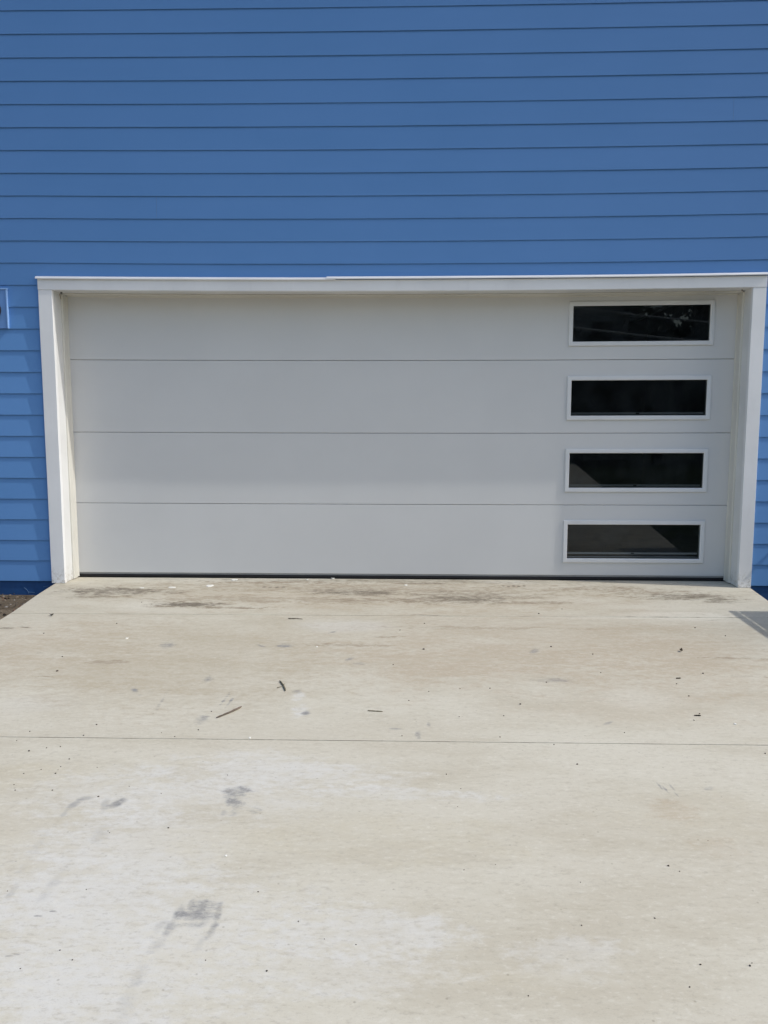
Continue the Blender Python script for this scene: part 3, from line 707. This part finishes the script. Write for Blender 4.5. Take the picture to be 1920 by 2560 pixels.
stick('stick', (919, 1777.6), (957, 1780), .0024, .0024, M_WOODD, 'thin straight dark stick lying level on the concrete', bend=0)
stick('twig', (720, 1547), (757, 1548.5), .0025, .002, M_WOODD, 'flat dark twig scrap lying near the first joint', bend=.05)
stick('twig', (1690, 1697), (1702, 1696.6), .003, .003, M_WOODD, 'stubby dark twig on the right of the driveway, nearer the door', bend=.02)
stick('twig', (1735, 1790), (1752, 1790.5), .002, .003, M_WOODD, 'stubby dark twig on the right of the driveway, just above the second joint', bend=.02)
def leaf(u, v, s, label):
    p = G(u, v); bm = bmesh.new()
    for j in range(3):
        a = random.random()*6.28; L_ = s*random.uniform(.7, 1.1); W_ = s*.45; ca, sa = math.cos(a), math.sin(a); rr = []
        for q in range(6):
            t = q/5-.5; wv = W_*(1-(2*t)**2)*.5+.0004
            for sg in (-1, 1):
                px, py = t*L_, sg*wv; rr.append(bm.verts.new((px*ca-py*sa, px*sa+py*ca, .003+s*.5*abs(t)+random.uniform(0, s*.12)+j*.002)))
        for q in range(5): bm.faces.new((rr[2*q], rr[2*q+1], rr[2*q+3], rr[2*q+2]))
    lobj('dry_leaf', bm, M_LEAFD, p, label=label, cat='leaf')
leaf(130, 1540, .030, 'crumpled dark dry leaf at the left near the driveway edge')
leaf(1703, 1629, .028, 'crumpled dark dry leaf on the right side of the driveway')
CR = [(59.5,1934,3),(103,1924,3),(139,1934,4.5),(145,1925,2.5),(152,1917,3),(243,1919,2.5),(35,1962,3),(38,1976,4),(131,1976,4),(246,1992,5),(323,1966,3),(403,1984,2.5),(569,1938,3),(421,2070,5),(270,2078,3),(274,2082,3),(645.5,2230,4.5),(150,2376,4),(181,2400,4),(51,2422,3.5),(514,2401,3.5),(667,2428,5),(216,2224,3),(19,2228,3),
(1443,1911,5),(1116,1936,4),(1152,1972,3),(1144,2017,3),(1671,2165,6),(1699,2179,4),(1451,2206,3),(1239,2162,2.5),(1160,2175,3),(1637,2296,4.5),(1454,2314,4),(746,2304,4),(811,2348,3.5),(890,2362,3.5),(1751,2412,5),(1875,2415,6),(1880,2408,3),(1724,2468,4),(1321,2490,4),(1770,2102,2.5),
(109.6,1583.5,3.5),(354,1506,3),(292,1559,4),(156,1642,4),(143,1678,6),(241.5,1812,5),(74.5,1829,4),(209,1839,4),(42,1852,3.5),(72.5,1878,5),(151,1867,4),(116.5,1870,3.5),(496,1825,4),(173,1898,4),(528.5,1779,3.5),(437,1842,3.5),
(1347,1534.5,4.5),(1405,1523,3.5),(1737.6,1570,4),(1813.6,1590,4),(1482,1636,4.5),(1377.6,1617,5),(1757.6,1684,5),(1691.6,1710,4),(1366,1706,4),(1502,1682,3.5),(1301,1761,6),(1749,1785,4),(1735,1801,4),(1722,1740.5,4),(1913,1884,4),(1385,1862,4),(1561,1832,3.5),
(1061,1559,4),(1059,1623.6,6),(983,1662,4),(1072,1729,3),(1022,1751.5,3.5),(1150,1722,3.5),(1259.5,1790,4),(1148,1792,3.5),(1225,1721,4),(1000,1575.6,3.5),(1005,1840,3.5),(1250,1843,4),(404,1832,3)]
for (u, v, s) in CR:
    p = G(u, v); sc_ = (p-CAM).length/FPX; r_ = s*sc_*.36
    bm = bmesh.new(); pebble(bm, (0, 0, r_*.5), (r_*random.uniform(.9, 1.4), r_*random.uniform(.7, 1.2), r_*.75), u, sub=2)
    lobj('crumb', bm, M_CRUMB, p, label='small dark crumb of grit lying on the pale concrete', cat='grit', group='dark crumbs scattered over the driveway')
for (u, v, a, b) in ((525, 1464.5, 10, 2.6), (586, 1449.5, 8, 2.4), (832, 1445.5, 5, 1.4), (1015, 1463, 4, 1.6), (916, 1443.5, 3, 1.2), (768, 1449, 2.5, 1), (430, 1468.5, 11, 1.6), (355, 1470, 6, 1), (317.5, 1596, 4, 1.8), (792.5, 1617, 2.6, 1.5), (1838, 1810, 3, 2), (625, 1845, 3, 2), (565, 2140, 3, 2)):
    p = G(u, v); ax = (G(u+a, v)-p).length; by = max((G(u, v-b)-p).length, .004); bm = bmesh.new(); n = 11
    ring = [(math.cos(6.283*j/n)*ax*random.uniform(.75, 1.1), math.sin(6.283*j/n)*by*random.uniform(.7, 1.1)) for j in range(n)]
    lo = [bm.verts.new((x, y, -.001)) for x, y in ring]; hi = [bm.verts.new((x*.95, y*.95, .0022)) for x, y in ring]
    bm.faces.new(hi)
    for j in range(n): bm.faces.new((lo[j], lo[(j+1) % n], hi[(j+1) % n], hi[j]))
    big = {525: 'larger white paint flake just outside the door, left half of the driveway', 586: 'oval white paint flake right against the door seal'}.get(u)
    lobj('paint_flake', bm, M_CHIP, p, label=big or 'tiny white paint flake stuck to the driveway concrete', cat='paint flake', group='white paint flakes on the concrete')

# ------------------------------------------------------------------ outside the frame: what casts the shadow and what the panes mirror
tp = thing('shadow_cart', 'unseen stand-in cart added right of the driveway to cast the slotted shadow', 'cart', (3.7, -1.3, 0))  # unseen stand-in, sized and slotted to cast the shadow on the drive
XA, XB, YA, YB, H0, H1 = 3.05, 4.0, -1.75, -.845, .50, 1.02
bm = bmesh.new(); box(bm, XA, XB, YA, YB, H0-.04, H0); link('deck', bm, M_STEEL, tp)
for x in (XA, XB-.02):
    bm = bmesh.new(); box(bm, x, x+.02, YA, YB, H0+.001, H1-.062); link('side_panel', bm, M_STEEL, tp)
    bm = bmesh.new(); box(bm, x-.004, x+.024, YA, YB, H1-.028, H1)
    for y in [YB-.05]+[YB-.22-.22*q for q in range(4)]: box(bm, x, x+.02, y-.02, y, H1-.062, H1-.028)
    link('top_rail', bm, M_STEEL, tp)
bm = bmesh.new(); box(bm, XA+.025, XB-.025, YB-.02, YB, H0+.001, H1-.04); link('front_panel', bm, M_STEEL, tp)
bm = bmesh.new(); box(bm, XA+.025, XB-.025, YA, YA+.02, H0+.001, H1-.04); link('tailgate', bm, M_STEEL, tp)
for x in (XA-.12, XB+.02):
    bm = bmesh.new()
    rr = [.30, .33, .33, .30]; tube(bm, [(x-.02+.04*q, -1.3, .22) for q in range(4)], rr, 24); wq = link('wheel', bm, M_TYRE, tp)
def tree(x, y, h, r, seed):
    random.seed(seed)
    t = thing('tree', 'dense dark tree standing in the row across from the house', 'tree', (x, y, -.95), 'trees across from the house')
    bm = bmesh.new(); tube(bm, [(x, y, -1), (x+.1, y, h*.3), (x-.1, y+.1, h*.65)], [.25, .2, .08], 9)
    for q in range(6):
        a = q*1.05; tube(bm, [(x, y, h*(.2+.07*q)), (x+math.cos(a)*r*.6, y+math.sin(a)*r*.6, h*(.35+.09*q))], [.08, .03], 6)
    link('trunk', bm, M_BARK, t)
    bm = bmesh.new()
    cl = [(Vector((x+random.gauss(0, r*.42), y+random.gauss(0, r*.42), h*random.uniform(.12, .92))), random.uniform(.6, 1.3)) for _ in range(60)]
    for c_, rc in cl:
        for _ in range(70):
            d = Vector((random.gauss(0, 1), random.gauss(0, 1), random.gauss(0, 1))).normalized()*rc*random.random()**.4
            p = c_+d; a = Vector((random.gauss(0, 1), random.gauss(0, 1), random.gauss(0, 1))).normalized(); b = a.orthogonal().normalized()
            s = random.uniform(.2, .42)
            bm.faces.new([bm.verts.new(p+a*s), bm.verts.new(p+b*s*.5), bm.verts.new(p-a*s), bm.verts.new(p-b*s*.5)])
    link('crown', bm, M_LEAF, t)
for i, (x, y, h, r) in enumerate([(8.5, -34, 5.0, 2.2), (12.2, -33.5, 5.4, 2.4), (15.2, -36, 13, 3.4), (18.5, -35, 13, 3.8), (21, -39, 14, 4.5), (27, -38, 13, 4.5), (5, -46, 15, 5), (-2, -45, 14, 4.5), (-8, -44, 14, 5), (33, -40, 13, 4)]):
    tree(x, y, h, r, 100+i)
nh = thing('neighbour_house', 'pale grey house across the way', 'house', (9, -38, -.95))
bm = bmesh.new(); box(bm, 5.5, 12.2, -44, -38, -1, 8.6); link('wall', bm, M_GREYW, nh)
bm = bmesh.new(); prof(bm, [5.1, 12.6], [(-44.5, 8.6), (-41, 11), (-37.5, 8.6), (-37.5, 8.75), (-41, 11.2), (-44.5, 8.75)]); link('roof', bm, M_ROOF, nh)
for x0_ in (6.3, 9.9):
    bm = bmesh.new(); box(bm, x0_, x0_+1.1, -38.05, -37.97, 5.2, 6.5); link('window', bm, M_DARK, nh)
for q, (p, r_) in enumerate((((-6, 4.75), .03), ((-6, 5.25), .025))):
    bm = bmesh.new(); z0_ = p[1]; pts = [(x, -15, z0_-.115*(x+6)+.004*(x-6)**2) for x in (-6, -2, 2, 6, 10, 14)]
    tube(bm, pts, r_, 6); o = link('overhead_cable', bm, M_ALU); tagp(o, ['lower', 'upper'][q]+' overhead service cable sloping across the yard', 'cable', 'overhead cables')
